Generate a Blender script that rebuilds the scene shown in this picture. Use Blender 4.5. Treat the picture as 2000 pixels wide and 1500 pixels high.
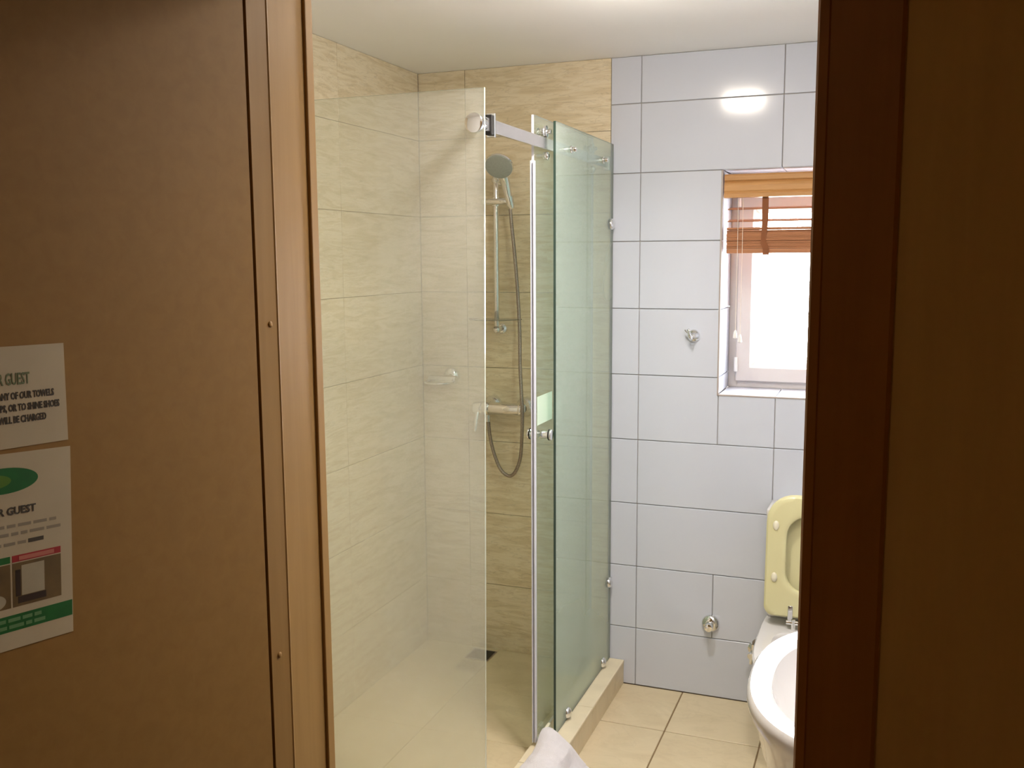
import bpy, bmesh, math, random
from mathutils import Vector, Matrix
random.seed(7)
SC = bpy.context.scene
COL = SC.collection
for o in list(bpy.data.objects):
    bpy.data.objects.remove(o)

# ------------------------------------------------------------------ camera
F_PX, YAW, PITCH, ROLL = 1891.0, 0.3689, 0.1295, -0.0062
CAM = Vector((1.7719, -3.5674, 1.6747))
fwd = Vector((-math.sin(YAW) * math.cos(PITCH), math.cos(YAW) * math.cos(PITCH), -math.sin(PITCH)))
rgt = Vector((math.cos(YAW), math.sin(YAW), 0))
upv = rgt.cross(fwd)
r2 = rgt * math.cos(ROLL) + upv * math.sin(ROLL)
u2 = -rgt * math.sin(ROLL) + upv * math.cos(ROLL)
cd = bpy.data.cameras.new('camera')
cd.sensor_width = 36.0
cd.lens = 36.0 * F_PX / 2000.0
cd.clip_start = 0.02
cam = bpy.data.objects.new('camera', cd)
COL.objects.link(cam)
m = Matrix((r2, u2, -fwd)).transposed().to_4x4()
m.translation = CAM
cam.matrix_world = m
SC.camera = cam

# ------------------------------------------------------------------ world, exposure
W = bpy.data.worlds.new('world')
SC.world = W
W.use_nodes = True
bg = W.node_tree.nodes['Background']
bg.inputs['Color'].default_value = (0.98, 0.98, 1.0, 1)
bg.inputs['Strength'].default_value = 24.0
SC.view_settings.view_transform = 'Standard'
SC.view_settings.look = 'None'
SC.view_settings.gamma = 1
SC.view_settings.use_curve_mapping = False
SC.view_settings.exposure = 0.0
LAMP_STRENGTH = 80.0
LAMP_WATTS = (7.6, 6.8)
HALL_STRENGTH = 8.0

# ------------------------------------------------------------------ materials
def srgb(r, g, b):
    f = lambda c: (c / 255 / 12.92) if c / 255 <= 0.04045 else ((c / 255 + 0.055) / 1.055) ** 2.4
    return (f(r), f(g), f(b), 1)

def newmat(name):
    mt = bpy.data.materials.new(name)
    mt.use_nodes = True
    nt = mt.node_tree
    return mt, nt, nt.nodes['Principled BSDF']

def N(nt, typ, **kw):
    n = nt.nodes.new(typ)
    for k, v in kw.items():
        setattr(n, k, v)
    return n

def ramp(nt, stops):
    r = N(nt, 'ShaderNodeValToRGB')
    e = r.color_ramp.elements
    while len(e) < len(stops):
        e.new(0.5)
    for el, (p, c) in zip(e, stops):
        el.position = p
        el.color = c
    return r

def mathn(nt, op, a, b=None):
    n = N(nt, 'ShaderNodeMath', operation=op)
    for i, v in enumerate((a, b)):
        if v is None:
            continue
        if isinstance(v, (int, float)):
            n.inputs[i].default_value = v
        else:
            nt.links.new(v, n.inputs[i])
    return n.outputs[0]

def plain(name, col, rough=0.5, metal=0.0, var=0.04, scale=8.0, bump=0.0, bscale=60.0, spec=0.5, coat=0.0):
    """Procedural base: colour with a little noise variation, optional fine bump."""
    mt, nt, p = newmat(name)
    tc = N(nt, 'ShaderNodeTexCoord')
    no = N(nt, 'ShaderNodeTexNoise')
    no.inputs['Scale'].default_value = scale
    no.inputs['Detail'].default_value = 4
    nt.links.new(tc.outputs['Object'], no.inputs['Vector'])
    c0 = tuple(max(0, c * (1 - var)) for c in col[:3]) + (1,)
    c1 = tuple(min(1, c * (1 + var)) for c in col[:3]) + (1,)
    r = ramp(nt, [(0.3, c0), (0.7, c1)])
    nt.links.new(no.outputs['Fac'], r.inputs['Fac'])
    nt.links.new(r.outputs['Color'], p.inputs['Base Color'])
    p.inputs['Roughness'].default_value = rough
    p.inputs['Metallic'].default_value = metal
    p.inputs['Specular IOR Level'].default_value = spec
    p.inputs['Coat Weight'].default_value = coat
    if bump:
        n2 = N(nt, 'ShaderNodeTexNoise')
        n2.inputs['Scale'].default_value = bscale
        nt.links.new(tc.outputs['Object'], n2.inputs['Vector'])
        b = N(nt, 'ShaderNodeBump')
        b.inputs['Strength'].default_value = bump
        b.inputs['Distance'].default_value = 0.002
        nt.links.new(n2.outputs['Fac'], b.inputs['Height'])
        nt.links.new(b.outputs['Normal'], p.inputs['Normal'])
    return mt

def travertine(name, lo, mid, hi, axis_scale, rough=0.32, vein=0.75):
    """Beige stone-look tile with long horizontal veins, shifted per tile."""
    mt, nt, p = newmat(name)
    tc = N(nt, 'ShaderNodeTexCoord')
    oi = N(nt, 'ShaderNodeObjectInfo')
    off = mathn(nt, 'MULTIPLY', oi.outputs['Random'], 37.0)
    mp = N(nt, 'ShaderNodeMapping')
    mp.inputs['Scale'].default_value = axis_scale
    nt.links.new(tc.outputs['Object'], mp.inputs['Vector'])
    add = N(nt, 'ShaderNodeVectorMath', operation='ADD')
    cb = N(nt, 'ShaderNodeCombineXYZ')
    for i in range(3):
        nt.links.new(off, cb.inputs[i])
    nt.links.new(mp.outputs[0], add.inputs[0])
    nt.links.new(cb.outputs[0], add.inputs[1])
    n1 = N(nt, 'ShaderNodeTexNoise')
    n1.inputs['Scale'].default_value = 1.0
    n1.inputs['Detail'].default_value = 8
    n1.inputs['Roughness'].default_value = 0.62
    n1.inputs['Distortion'].default_value = 1.3
    nt.links.new(add.outputs[0], n1.inputs['Vector'])
    r = ramp(nt, [(0.28, lo), (0.45, mid), (0.56, hi), (0.75, mid)])
    nt.links.new(n1.outputs['Fac'], r.inputs['Fac'])
    # thin dark veins
    n2 = N(nt, 'ShaderNodeTexNoise')
    n2.inputs['Scale'].default_value = 1.7
    n2.inputs['Detail'].default_value = 6
    n2.inputs['Distortion'].default_value = 1.0
    nt.links.new(add.outputs[0], n2.inputs['Vector'])
    d = mathn(nt, 'ABSOLUTE', mathn(nt, 'SUBTRACT', n2.outputs['Fac'], 0.47))
    v = ramp(nt, [(0.0, (0.62, 0.60, 0.56, 1)), (0.028, (1, 1, 1, 1))])
    nt.links.new(d, v.inputs['Fac'])
    mx = N(nt, 'ShaderNodeMix', data_type='RGBA', blend_type='MULTIPLY')
    mx.inputs['Factor'].default_value = vein
    nt.links.new(r.outputs['Color'], mx.inputs[6])
    nt.links.new(v.outputs['Color'], mx.inputs[7])
    nt.links.new(mx.outputs[2], p.inputs['Base Color'])
    p.inputs['Roughness'].default_value = rough
    return mt

def wood(name, lo, hi, rough=0.42, scale=(9, 9, 0.7), grain=0.5, spec=0.5):
    mt, nt, p = newmat(name)
    tc = N(nt, 'ShaderNodeTexCoord')
    mp = N(nt, 'ShaderNodeMapping')
    mp.inputs['Scale'].default_value = scale
    nt.links.new(tc.outputs['Object'], mp.inputs['Vector'])
    n1 = N(nt, 'ShaderNodeTexNoise')
    n1.inputs['Scale'].default_value = 3.0
    n1.inputs['Detail'].default_value = 9
    n1.inputs['Roughness'].default_value = 0.6
    n1.inputs['Distortion'].default_value = grain
    nt.links.new(mp.outputs[0], n1.inputs['Vector'])
    r = ramp(nt, [(0.3, lo), (0.7, hi)])
    nt.links.new(n1.outputs['Fac'], r.inputs['Fac'])
    nt.links.new(r.outputs['Color'], p.inputs['Base Color'])
    p.inputs['Roughness'].default_value = rough
    p.inputs['Specular IOR Level'].default_value = spec
    return mt

def glass(name, tint, haze=0.0, haze_col=(0.7, 0.7, 0.62, 1), low=0.3, high=1.3, rough=0.0, frost=0.0):
    """Flat sheet glass: tinted straight-through transmission plus Schlick reflection;
    limescale film (haze) that thickens towards the splash zone."""
    mt = bpy.data.materials.new(name)
    mt.use_nodes = True
    nt = mt.node_tree
    nt.nodes.clear()
    out = N(nt, 'ShaderNodeOutputMaterial')
    g = N(nt, 'ShaderNodeNewGeometry')
    dot = N(nt, 'ShaderNodeVectorMath', operation='DOT_PRODUCT')
    nt.links.new(g.outputs['Normal'], dot.inputs[0])
    nt.links.new(g.outputs['Incoming'], dot.inputs[1])
    c = mathn(nt, 'ABSOLUTE', dot.outputs['Value'])
    one = mathn(nt, 'SUBTRACT', 1.0, c)
    f = mathn(nt, 'ADD', mathn(nt, 'MULTIPLY', mathn(nt, 'POWER', one, 5.0), 0.96), 0.04)
    tr = N(nt, 'ShaderNodeBsdfTransparent')
    tr.inputs['Color'].default_value = tint
    gl = N(nt, 'ShaderNodeBsdfGlossy')
    gl.inputs['Roughness'].default_value = rough
    mx = N(nt, 'ShaderNodeMixShader')
    nt.links.new(f, mx.inputs[0])
    nt.links.new(tr.outputs[0], mx.inputs[1])
    nt.links.new(gl.outputs[0], mx.inputs[2])
    last = mx.outputs[0]
    if haze:
        df = N(nt, 'ShaderNodeBsdfDiffuse')
        df.inputs['Color'].default_value = haze_col
        tl = N(nt, 'ShaderNodeBsdfTranslucent')
        tl.inputs['Color'].default_value = haze_col
        m2 = N(nt, 'ShaderNodeMixShader')
        m2.inputs[0].default_value = 0.5
        nt.links.new(df.outputs[0], m2.inputs[1])
        nt.links.new(tl.outputs[0], m2.inputs[2])
        sx = N(nt, 'ShaderNodeSeparateXYZ')
        nt.links.new(g.outputs['Position'], sx.inputs[0])
        mr = N(nt, 'ShaderNodeMapRange')
        mr.inputs[1].default_value = low
        mr.inputs[2].default_value = high
        mr.inputs[3].default_value = 1.0
        mr.inputs[4].default_value = 0.75
        nt.links.new(sx.outputs['Z'], mr.inputs[0])
        no = N(nt, 'ShaderNodeTexNoise')
        no.inputs['Scale'].default_value = 1.6
        nt.links.new(g.outputs['Position'], no.inputs['Vector'])
        k = mathn(nt, 'MULTIPLY', mathn(nt, 'MULTIPLY', mathn(nt, 'ADD', no.outputs['Fac'], 0.5), mr.outputs[0]), haze)
        if frost:
            rf = N(nt, 'ShaderNodeBsdfRefraction')
            rf.inputs['Color'].default_value = tint
            rf.inputs['Roughness'].default_value = 0.22
            rf.inputs['IOR'].default_value = 1.08
            fr = N(nt, 'ShaderNodeMapRange', interpolation_type='SMOOTHSTEP')
            fr.inputs[1].default_value = low
            fr.inputs[2].default_value = high - 0.25
            fr.inputs[3].default_value = frost
            fr.inputs[4].default_value = 0.0
            nt.links.new(sx.outputs['Z'], fr.inputs[0])
            mf = N(nt, 'ShaderNodeMixShader')
            nt.links.new(fr.outputs[0], mf.inputs[0])
            nt.links.new(last, mf.inputs[1])
            nt.links.new(rf.outputs[0], mf.inputs[2])
            last = mf.outputs[0]
        m3 = N(nt, 'ShaderNodeMixShader')
        nt.links.new(k, m3.inputs[0])
        nt.links.new(last, m3.inputs[1])
        nt.links.new(m2.outputs[0], m3.inputs[2])
        last = m3.outputs[0]
    nt.links.new(last, out.inputs[0])
    return mt

def emit(name, col, strength):
    mt, nt, p = newmat(name)
    p.inputs['Base Color'].default_value = col
    p.inputs['Emission Color'].default_value = col
    p.inputs['Emission Strength'].default_value = strength
    return mt

M = {}
M['white_tile'] = plain('white_glazed_tile', (0.61, 0.64, 0.725), 0.12, var=0.015, scale=3, bump=0.05, bscale=9)
M['white_grout'] = plain('grey_grout', srgb(172, 167, 163), 0.9, var=0.15, scale=12)
M['stone'] = travertine('beige_travertine_tile', srgb(205, 187, 152), srgb(216, 200, 168), srgb(227, 214, 187), (5.5, 5.5, 38), vein=0.4)
M['stone_grout'] = plain('tan_grout', srgb(160, 140, 104), 0.9, var=0.1)
M['floor_tile'] = travertine('sand_floor_tile', srgb(202, 184, 150), srgb(208, 192, 158), srgb(213, 197, 164), (4, 7, 4), 0.4, vein=0.12)
M['floor_grout'] = plain('brown_floor_grout', srgb(128, 106, 76), 0.9, var=0.1)
M['curb'] = plain('cream_curb_tile', srgb(222, 209, 180), 0.4, var=0.05, scale=14)
M['ceiling'] = plain('cream_ceiling_paint', (0.95, 0.93, 0.91), 0.85, var=0.01, scale=2)
M['leaf'] = wood('brown_laminate', srgb(140, 104, 50), srgb(148, 111, 56), 0.5, (14, 14, 0.8), spec=0.25)
M['frame'] = wood('honey_laminate', srgb(150, 114, 62), srgb(160, 123, 69), 0.45, (16, 16, 0.8), spec=0.3)
M['dark_frame'] = wood('mahogany_laminate', srgb(150, 98, 30), srgb(160, 106, 38), 0.5, (14, 14, 0.8))
M['hall'] = wood('tan_hall_panel', srgb(200, 168, 106), srgb(208, 176, 114), 0.55, (9, 9, 0.7))
M['hall_floor'] = plain('hall_floor', srgb(120, 90, 62), 0.5)
M['chrome'] = plain('chrome', (0.82, 0.82, 0.82), 0.07, 1.0, var=0.01)
M['satin'] = plain('satin_steel', (0.74, 0.72, 0.72), 0.26, 1.0, var=0.03, scale=40)
M['hose'] = plain('steel_hose', (0.36, 0.31, 0.28), 0.33, 1.0, var=0.25, scale=260, bump=0.6, bscale=500)
M['black'] = plain('black_rubber', (0.012, 0.011, 0.01), 0.5)
M['nozzle'] = plain('grey_spray_plate', (0.34, 0.36, 0.33), 0.35, var=0.06, scale=150)
M['glass_front'] = glass('front_panel_glass', (0.965, 0.985, 0.955, 1), haze=0.21, haze_col=(0.95, 0.95, 0.91, 1), low=0.3, high=1.5, frost=0.36)
M['glass_side'] = glass('side_panel_glass', (0.90, 0.965, 0.935, 1), haze=0.25, haze_col=(0.88, 0.97, 0.92, 1), low=-1.0, high=4.0)
M['glass_door'] = glass('door_glass', (0.90, 0.955, 0.915, 1), haze=0.12, haze_col=(0.70, 0.74, 0.66, 1), low=-1.0, high=4.0)
M['edge_white'] = plain('polished_glass_edge', (0.50, 0.52, 0.42), 0.15)
M['trim_grey'] = plain('grey_tile_trim', (0.42, 0.36, 0.33), 0.4)
M['edge_dark'] = plain('dark_green_glass_edge', (0.03, 0.055, 0.042), 0.08)
M['edge_lilac'] = plain('milky_seal_strip', (0.66, 0.66, 0.72), 0.2)
M['window_glass'] = glass('window_glass', (0.97, 0.985, 0.98, 1))
M['acrylic'] = glass('clear_acrylic', (0.70, 0.68, 0.64, 1), haze=0.25, low=-5, high=-4)
M['decal'] = plain('pale_green_sticker', (0.60, 0.72, 0.56), 0.5)
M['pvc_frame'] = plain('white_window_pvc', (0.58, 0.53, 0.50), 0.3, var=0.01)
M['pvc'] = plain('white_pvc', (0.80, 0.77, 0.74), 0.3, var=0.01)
M['blind_light'] = wood('honey_blind_wood', srgb(176, 128, 76), srgb(196, 148, 94), 0.35, (1.0, 16, 16))
M['blind_dark'] = wood('amber_blind_slat', srgb(150, 98, 62), srgb(172, 116, 78), 0.4, (1.0, 16, 16))
M['tape'] = plain('brown_ladder_tape', srgb(128, 78, 46), 0.9, bump=0.3, bscale=300)
M['cord'] = plain('cream_cord', srgb(226, 214, 198), 0.8)
M['ceramic'] = plain('white_ceramic', (0.72, 0.70, 0.69), 0.06, var=0.01, coat=0.4)
M['seat'] = plain('pale_yellow_plastic', srgb(214, 208, 162), 0.28, var=0.02)
M['bumper'] = plain('ivory_rubber_pad', srgb(228, 222, 200), 0.4)
M['towel'] = plain('white_terry', (0.70, 0.67, 0.69), 0.95, var=0.03, scale=60, bump=0.7, bscale=420)
M['paper'] = plain('laminated_paper', srgb(186, 170, 138), 0.45, var=0.05, scale=14)
M['ink'] = plain('dark_ink', srgb(66, 56, 40), 0.6)
M['ink_grey'] = plain('grey_ink', srgb(140, 128, 106), 0.6)
M['ink_green'] = plain('olive_ink', srgb(104, 112, 74), 0.6)
M['green'] = plain('green_print', srgb(20, 96, 34), 0.45, var=0.12, scale=40)
M['lime'] = plain('lime_print', srgb(84, 122, 30), 0.45)
M['pale_green'] = plain('pale_green_print', srgb(100, 138, 88), 0.45)
M['red'] = plain('red_print', srgb(158, 36, 34), 0.45, var=0.1)
M['pink'] = plain('faded_red_print', srgb(186, 110, 92), 0.45)
M['photo_brown'] = plain('photo_brown_print', srgb(104, 82, 42), 0.45, var=0.25, scale=30)
M['photo_dark'] = plain('photo_dark_print', srgb(52, 34, 18), 0.45)
M['photo_light'] = plain('photo_paper_print', srgb(168, 156, 128), 0.45, var=0.06, scale=30)
M['lamp'] = emit('lamp_diffuser', (1.0, 0.89, 0.76, 1), LAMP_STRENGTH)
M['lamp2'] = emit('basin_lamp_diffuser', (1.0, 0.89, 0.76, 1), LAMP_STRENGTH)
M['hall_lamp'] = emit('hall_lamp_diffuser', (1.0, 0.72, 0.42, 1), HALL_STRENGTH)

# ------------------------------------------------------------------ mesh helpers
def obj(name, bm, mat, parent=None, smooth=False, mats=None):
    me = bpy.data.meshes.new(name)
    bm.normal_update()
    bm.to_mesh(me)
    bm.free()
    for mt in (mats or [mat]):
        me.materials.append(M[mt])
    if smooth:
        for p in me.polygons:
            p.use_smooth = True
        try:
            me.set_sharp_from_angle(angle=math.radians(38))
        except Exception:
            pass
    o = bpy.data.objects.new(name, me)
    COL.objects.link(o)
    if parent:
        o.parent = parent
        o.matrix_parent_inverse = Matrix.Translation(-parent.location) if parent.type == 'EMPTY' else Matrix()
    return o

def thing(name, label, cat, loc=(0, 0, 0), group=None):
    o = bpy.data.objects.new(name, None)
    COL.objects.link(o)
    o.empty_display_size = 0.05
    o.location = loc
    tag(o, label, cat, group)
    return o

def tag(o, label, cat, group=None):
    o['label'] = label
    o['category'] = cat
    if group:
        o['group'] = group
    return o

def struct(o, label=None):
    o['kind'] = 'structure'
    if label:
        o['label'] = label
    return o

def box(bm, a, b, bevel=0.0, seg=1):
    a, b = Vector(a), Vector(b)
    r = bmesh.ops.create_cube(bm, size=1.0)
    vs = r['verts']
    for v in vs:
        v.co = Vector(((a[i] + b[i]) / 2 + v.co[i] * (b[i] - a[i])) for i in range(3))
    if bevel:
        es = list({e for v in vs for e in v.link_edges})
        bmesh.ops.bevel(bm, geom=es, offset=bevel, segments=seg, affect='EDGES', profile=0.5)
    return bm

def bx(a, b, bevel=0.0, seg=1):
    return box(bmesh.new(), a, b, bevel, seg)

def cyl(bm, p0, p1, r0, r1=None, seg=24, bevel=0.0):
    p0, p1 = Vector(p0), Vector(p1)
    r1 = r0 if r1 is None else r1
    d = p1 - p0
    r = bmesh.ops.create_cone(bm, cap_ends=True, segments=seg, radius1=r0, radius2=r1, depth=d.length)
    q = d.to_track_quat('Z', 'Y').to_matrix().to_4x4()
    q.translation = (p0 + p1) / 2
    bmesh.ops.transform(bm, matrix=q, verts=r['verts'])
    if bevel:
        fs = {f for v in r['verts'] for f in v.link_faces if len(f.verts) > 4}
        es = list({e for f in fs for e in f.edges})
        bmesh.ops.bevel(bm, geom=es, offset=bevel, segments=2, affect='EDGES', profile=0.5)
    return bm

def ball(bm, c, r, sc=(1, 1, 1), seg=20):
    rr = bmesh.ops.create_uvsphere(bm, u_segments=seg, v_segments=seg // 2, radius=r)
    for v in rr['verts']:
        v.co = Vector((v.co.x * sc[0], v.co.y * sc[1], v.co.z * sc[2])) + Vector(c)
    return bm

def lathe(bm, prof, origin, axis, seg=32):
    """profile [(radius, height)] spun around an axis."""
    ax = Vector(axis).normalized()
    q = ax.to_track_quat('Z', 'Y').to_matrix()
    rings = []
    for (r, h) in prof:
        ring = []
        for i in range(seg):
            t = 2 * math.pi * i / seg
            ring.append(bm.verts.new(Vector(origin) + q @ Vector((r * math.cos(t), r * math.sin(t), h))))
        rings.append(ring)
    for a, b in zip(rings, rings[1:]):
        for i in range(seg):
            j = (i + 1) % seg
            bm.faces.new((a[i], a[j], b[j], b[i]))
    bm.faces.new(list(reversed(rings[0])))
    bm.faces.new(rings[-1])
    return bm

def tube(bm, pts, r, seg=10, sub=8, closed=False):
    """smooth Catmull-Rom tube through pts; r a number or list."""
    P = [Vector(p) for p in pts]
    n = len(P)
    R = r if isinstance(r, (list, tuple)) else [r] * n
    path, rad = [], []
    last = n if closed else n - 1
    for i in range(last):
        p0 = P[(i - 1) % n] if (closed or i > 0) else P[0] * 2 - P[1]
        p1, p2 = P[i], P[(i + 1) % n]
        p3 = P[(i + 2) % n] if (closed or i + 2 < n) else P[n - 1] * 2 - P[n - 2]
        for k in range(sub):
            t = k / sub
            path.append(0.5 * ((2 * p1) + (p2 - p0) * t + (2 * p0 - 5 * p1 + 4 * p2 - p3) * t * t + (3 * p1 - p0 - 3 * p2 + p3) * t ** 3))
            rad.append(R[i] * (1 - t) + R[(i + 1) % n] * t)
    if not closed:
        path.append(P[-1])
        rad.append(R[-1])
    m_ = len(path)
    rings = []
    prev = None
    for i, c in enumerate(path):
        a = path[(i - 1) % m_] if (closed or i > 0) else path[0]
        b = path[(i + 1) % m_] if (closed or i < m_ - 1) else path[-1]
        t = (b - a).normalized()
        if prev is None:
            nrm = t.orthogonal().normalized()
        else:
            nrm = (prev - t * prev.dot(t)).normalized()
        prev = nrm
        bn = t.cross(nrm)
        rings.append([bm.verts.new(c + (nrm * math.cos(2 * math.pi * k / seg) + bn * math.sin(2 * math.pi * k / seg)) * rad[i]) for k in range(seg)])
    rng = m_ if closed else m_ - 1
    for i in range(rng):
        a, b = rings[i], rings[(i + 1) % m_]
        for k in range(seg):
            j = (k + 1) % seg
            bm.faces.new((a[k], a[j], b[j], b[k]))
    if not closed:
        bm.faces.new(list(reversed(rings[0])))
        bm.faces.new(rings[-1])
    return bm

def loft(bm, rings, cap0=True, cap1=True):
    R = [[bm.verts.new(Vector(p)) for p in ring] for ring in rings]
    n = len(R[0])
    for a, b in zip(R, R[1:]):
        for i in range(n):
            j = (i + 1) % n
            bm.faces.new((a[i], a[j], b[j], b[i]))
    if cap0:
        bm.faces.new(list(reversed(R[0])))
    if cap1:
        bm.faces.new(R[-1])
    bmesh.ops.recalc_face_normals(bm, faces=bm.faces)
    return bm

def prism(bm, outline, z0, z1):
    """outline in XY, extruded along Z."""
    return loft(bm, [[(x, y, z0) for x, y in outline], [(x, y, z1) for x, y in outline]])

def rrect(w, h, r, n=6, cx=0, cy=0):
    pts = []
    for (sx, sy, a0) in ((1, 1, 0), (-1, 1, 90), (-1, -1, 180), (1, -1, 270)):
        for k in range(n + 1):
            a = math.radians(a0 + 90 * k / n)
            pts.append((cx + sx * (w / 2 - r) + r * math.cos(a), cy + sy * (h / 2 - r) + r * math.sin(a)))
    return pts

TILE_CACHE = {}
def tile(size, centre, mat, parent, bevel=0.0016, tilt=0.0):
    key = (tuple(round(s, 4) for s in size), mat, bevel)
    if key not in TILE_CACHE:
        bm = bx([-s / 2 for s in size], [s / 2 for s in size], bevel)
        me = bpy.data.meshes.new('tile')
        bm.normal_update()
        bm.to_mesh(me)
        bm.free()
        me.materials.append(M[mat])
        TILE_CACHE[key] = me
    o = bpy.data.objects.new('tile', TILE_CACHE[key])
    COL.objects.link(o)
    o.location = centre
    if tilt:
        o.rotation_euler = (random.uniform(-tilt, tilt), 0, random.uniform(-tilt, tilt))
    o.parent = parent
    return o

# ------------------------------------------------------------------ dimensions
H = 2.401            # bathroom ceiling
XR = 2.00            # right wall
YF = -2.13           # bathroom face of the door wall
YH = -2.25           # hall face of the door wall
XS = 0.792           # end of the stone tiling on the back wall
SHZ = 0.06           # shower floor level
WX0, WX1, WZ0, WZ1, WD = 1.207, 1.84, 1.172, 1.982, 0.24   # window opening and reveal depth
T = 0.008            # tile thickness

# ------------------------------------------------------------------ setting: bathroom shell
bm = bmesh.new()
for a, b in (((-0.12, T - 0.002, -0.1), (WX0 - T, 0.34, H + 0.1)), ((WX1 + T, T - 0.002, -0.1), (XR + 0.12, 0.34, H + 0.1)),
             ((WX0 - T, T - 0.002, -0.1), (WX1 + T, 0.34, WZ0 - T)), ((WX0 - T, T - 0.002, WZ1 + T), (WX1 + T, 0.34, H + 0.1))):
    box(bm, a, b)
wall_back = struct(obj('wall_back', bm, 'white_grout'))
wall_left = struct(obj('wall_left', bx((-0.12, YH, -0.1), (-T + 0.002, 0.006, H + 0.1)), 'stone_grout'))
wall_right = struct(obj('wall_right', bx((XR + T - 0.002, YH, -0.1), (XR + 0.12, 0.006, H + 0.1)), 'white_grout'))
bm = bmesh.new()
OX0, OX1, OZ = 0.80, 1.70, 2.17
box(bm, (-0.006, YH, -0.1), (OX0, YF, H + 0.1))
box(bm, (OX1, YH, -0.1), (XR + 0.006, YF, H + 0.1))
box(bm, (OX0, YH, OZ), (OX1, YF, H + 0.1))
wall_front = struct(obj('wall_front', bm, 'ceiling'))
floor = struct(obj('floor', bx((-0.006, YH, -0.1), (XR + 0.006, T, -0.003)), 'floor_grout'))
ceiling = struct(obj('ceiling', bx((-0.006, YF, H), (XR + 0.006, 0.006, H + 0.1)), 'ceiling'))

G = 0.0028   # joint width
# white wall tiles on the back wall
zrows = [H] + [2.2326 - 0.25 * k for k in range(9)] + [0.0]
XA, TW = 0.906, 0.505
def cut_rects(x0, x1, z0, z1, hole=None):
    """tile rectangle minus the window opening -> up to 4 pieces"""
    h0, h1, h2, h3 = hole or (WX0, WX1, WZ0, WZ1)
    if x1 <= h0 or x0 >= h1 or z1 <= h2 or z0 >= h3:
        return [(x0, x1, z0, z1)]
    out = []
    if x0 < h0: out.append((x0, h0, z0, z1)); x0 = h0
    if x1 > h1: out.append((h1, x1, z0, z1)); x1 = h1
    if z1 > h3: out.append((x0, x1, h3, z1))
    if z0 < h2: out.append((x0, x1, z0, h2))
    return out
for i in range(len(zrows) - 1):
    z1, z0 = zrows[i], zrows[i + 1]
    cols = [XS, XA, XA + TW, XA + 2 * TW, XR]
    if i == 8:
        cols = [XS, XA, 1.202, XA + TW + 0.296, XR]
    for x0, x1 in zip(cols, cols[1:]):
        for (a, b, c, d) in cut_rects(x0, x1, z0, z1):
            if b - a < 0.012 or d - c < 0.012:
                continue
            tile((b - a - G, T, d - c - G), ((a + b) / 2, T / 2, (c + d) / 2), 'white_tile', wall_back, tilt=0.0012)
# stone tiles on the back wall of the shower
srows = [H] + [2.14 - 0.3 * k for k in range(8)]
srows = [z for z in srows if z > SHZ + 0.02] + [0.0]
for z1, z0 in zip(srows, srows[1:]):
    for x0, x1 in ((0.0, 0.203), (0.203, XS)):
        tile((x1 - x0 - 0.0016, T, z1 - z0 - 0.0016), ((x0 + x1) / 2, T / 2, (z0 + z1) / 2), 'stone', wall_back, 0.0008)
# stone tiles on the left wall
ycols = [0.0, -0.61, -1.21, -1.81, YF]
for z1, z0 in zip(srows, srows[1:]):
    for y1, y0 in zip(ycols, ycols[1:]):
        tile((T, y1 - y0 - 0.0016, z1 - z0 - 0.0016), (-T / 2, (y0 + y1) / 2, (z0 + z1) / 2), 'stone', wall_left, 0.0008)
# white tiles on the right wall
for z1, z0 in zip(zrows, zrows[1:]):
    for y1, y0 in zip([0, -0.5, -1.0, -1.5, -2.0], [-0.5, -1.0, -1.5, -2.0, YF]):
        tile((T, y1 - y0 - G, z1 - z0 - G), (XR + T / 2, (y0 + y1) / 2, (z0 + z1) / 2), 'white_tile', wall_right)
# floor tiles outside the shower
fx = [0.0, 0.105, 0.435, 0.765, 1.095, 1.425, 1.755, XR]
fy = [0.0, -0.333, -0.666, -0.999, -1.332, -1.665, -1.998, YF]
for x0, x1 in zip(fx, fx[1:]):
    for y1, y0 in zip(fy, fy[1:]):
        if x1 <= 0.77 and y0 > -1.34:
            continue
        xa = max(x0, 0.852) if y1 > -1.25 else x0
        tile((x1 - xa - 0.005, y1 - y0 - 0.005, 0.01), ((xa + x1) / 2, (y0 + y1) / 2, -0.005), 'floor_tile', floor, 0.0016)

# window reveal tiles and trim (part of the back wall)
def part(name, bm, mat, parent, label=None, smooth=False, mats=None):
    o = obj(name, bm, mat, parent, smooth, mats)
    if label:
        o['label'] = label
    return o
for z0, z1 in ((WZ0, 1.2326), (1.2326, 1.4826), (1.4826, 1.7326), (1.7326, WZ1)):
    for xs, xc in ((WX0, -1), (WX1, 1)):
        tile((T, WD - G, z1 - z0 - G), (xs + xc * T / 2, WD / 2, (z0 + z1) / 2), 'white_tile', wall_back)
for x0, x1 in ((WX0, XA + TW), (XA + TW, WX1)):
    tile((x1 - x0 - G, WD - G, T), ((x0 + x1) / 2, WD / 2, WZ0 - T / 2), 'white_tile', wall_back)
    tile((x1 - x0 - G, WD - G, T), ((x0 + x1) / 2, WD / 2, WZ1 + T / 2), 'white_tile', wall_back)
bm = bmesh.new()
for a, b in (((WX0 - 0.005, -0.002, WZ0 - 0.005), (WX0 + 0.001, 0.006, WZ1)), ((WX0 - 0.005, -0.002, WZ0 - 0.006), (WX1 + 0.005, 0.006, WZ0)),
             ((WX1 - 0.001, -0.002, WZ0 - 0.005), (WX1 + 0.005, 0.006, WZ1))):
    box(bm, a, b, 0.001)
part('corner_trim', bm, 'trim_grey', wall_back, 'thin grey trim along the tile edge of the window opening')

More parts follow.
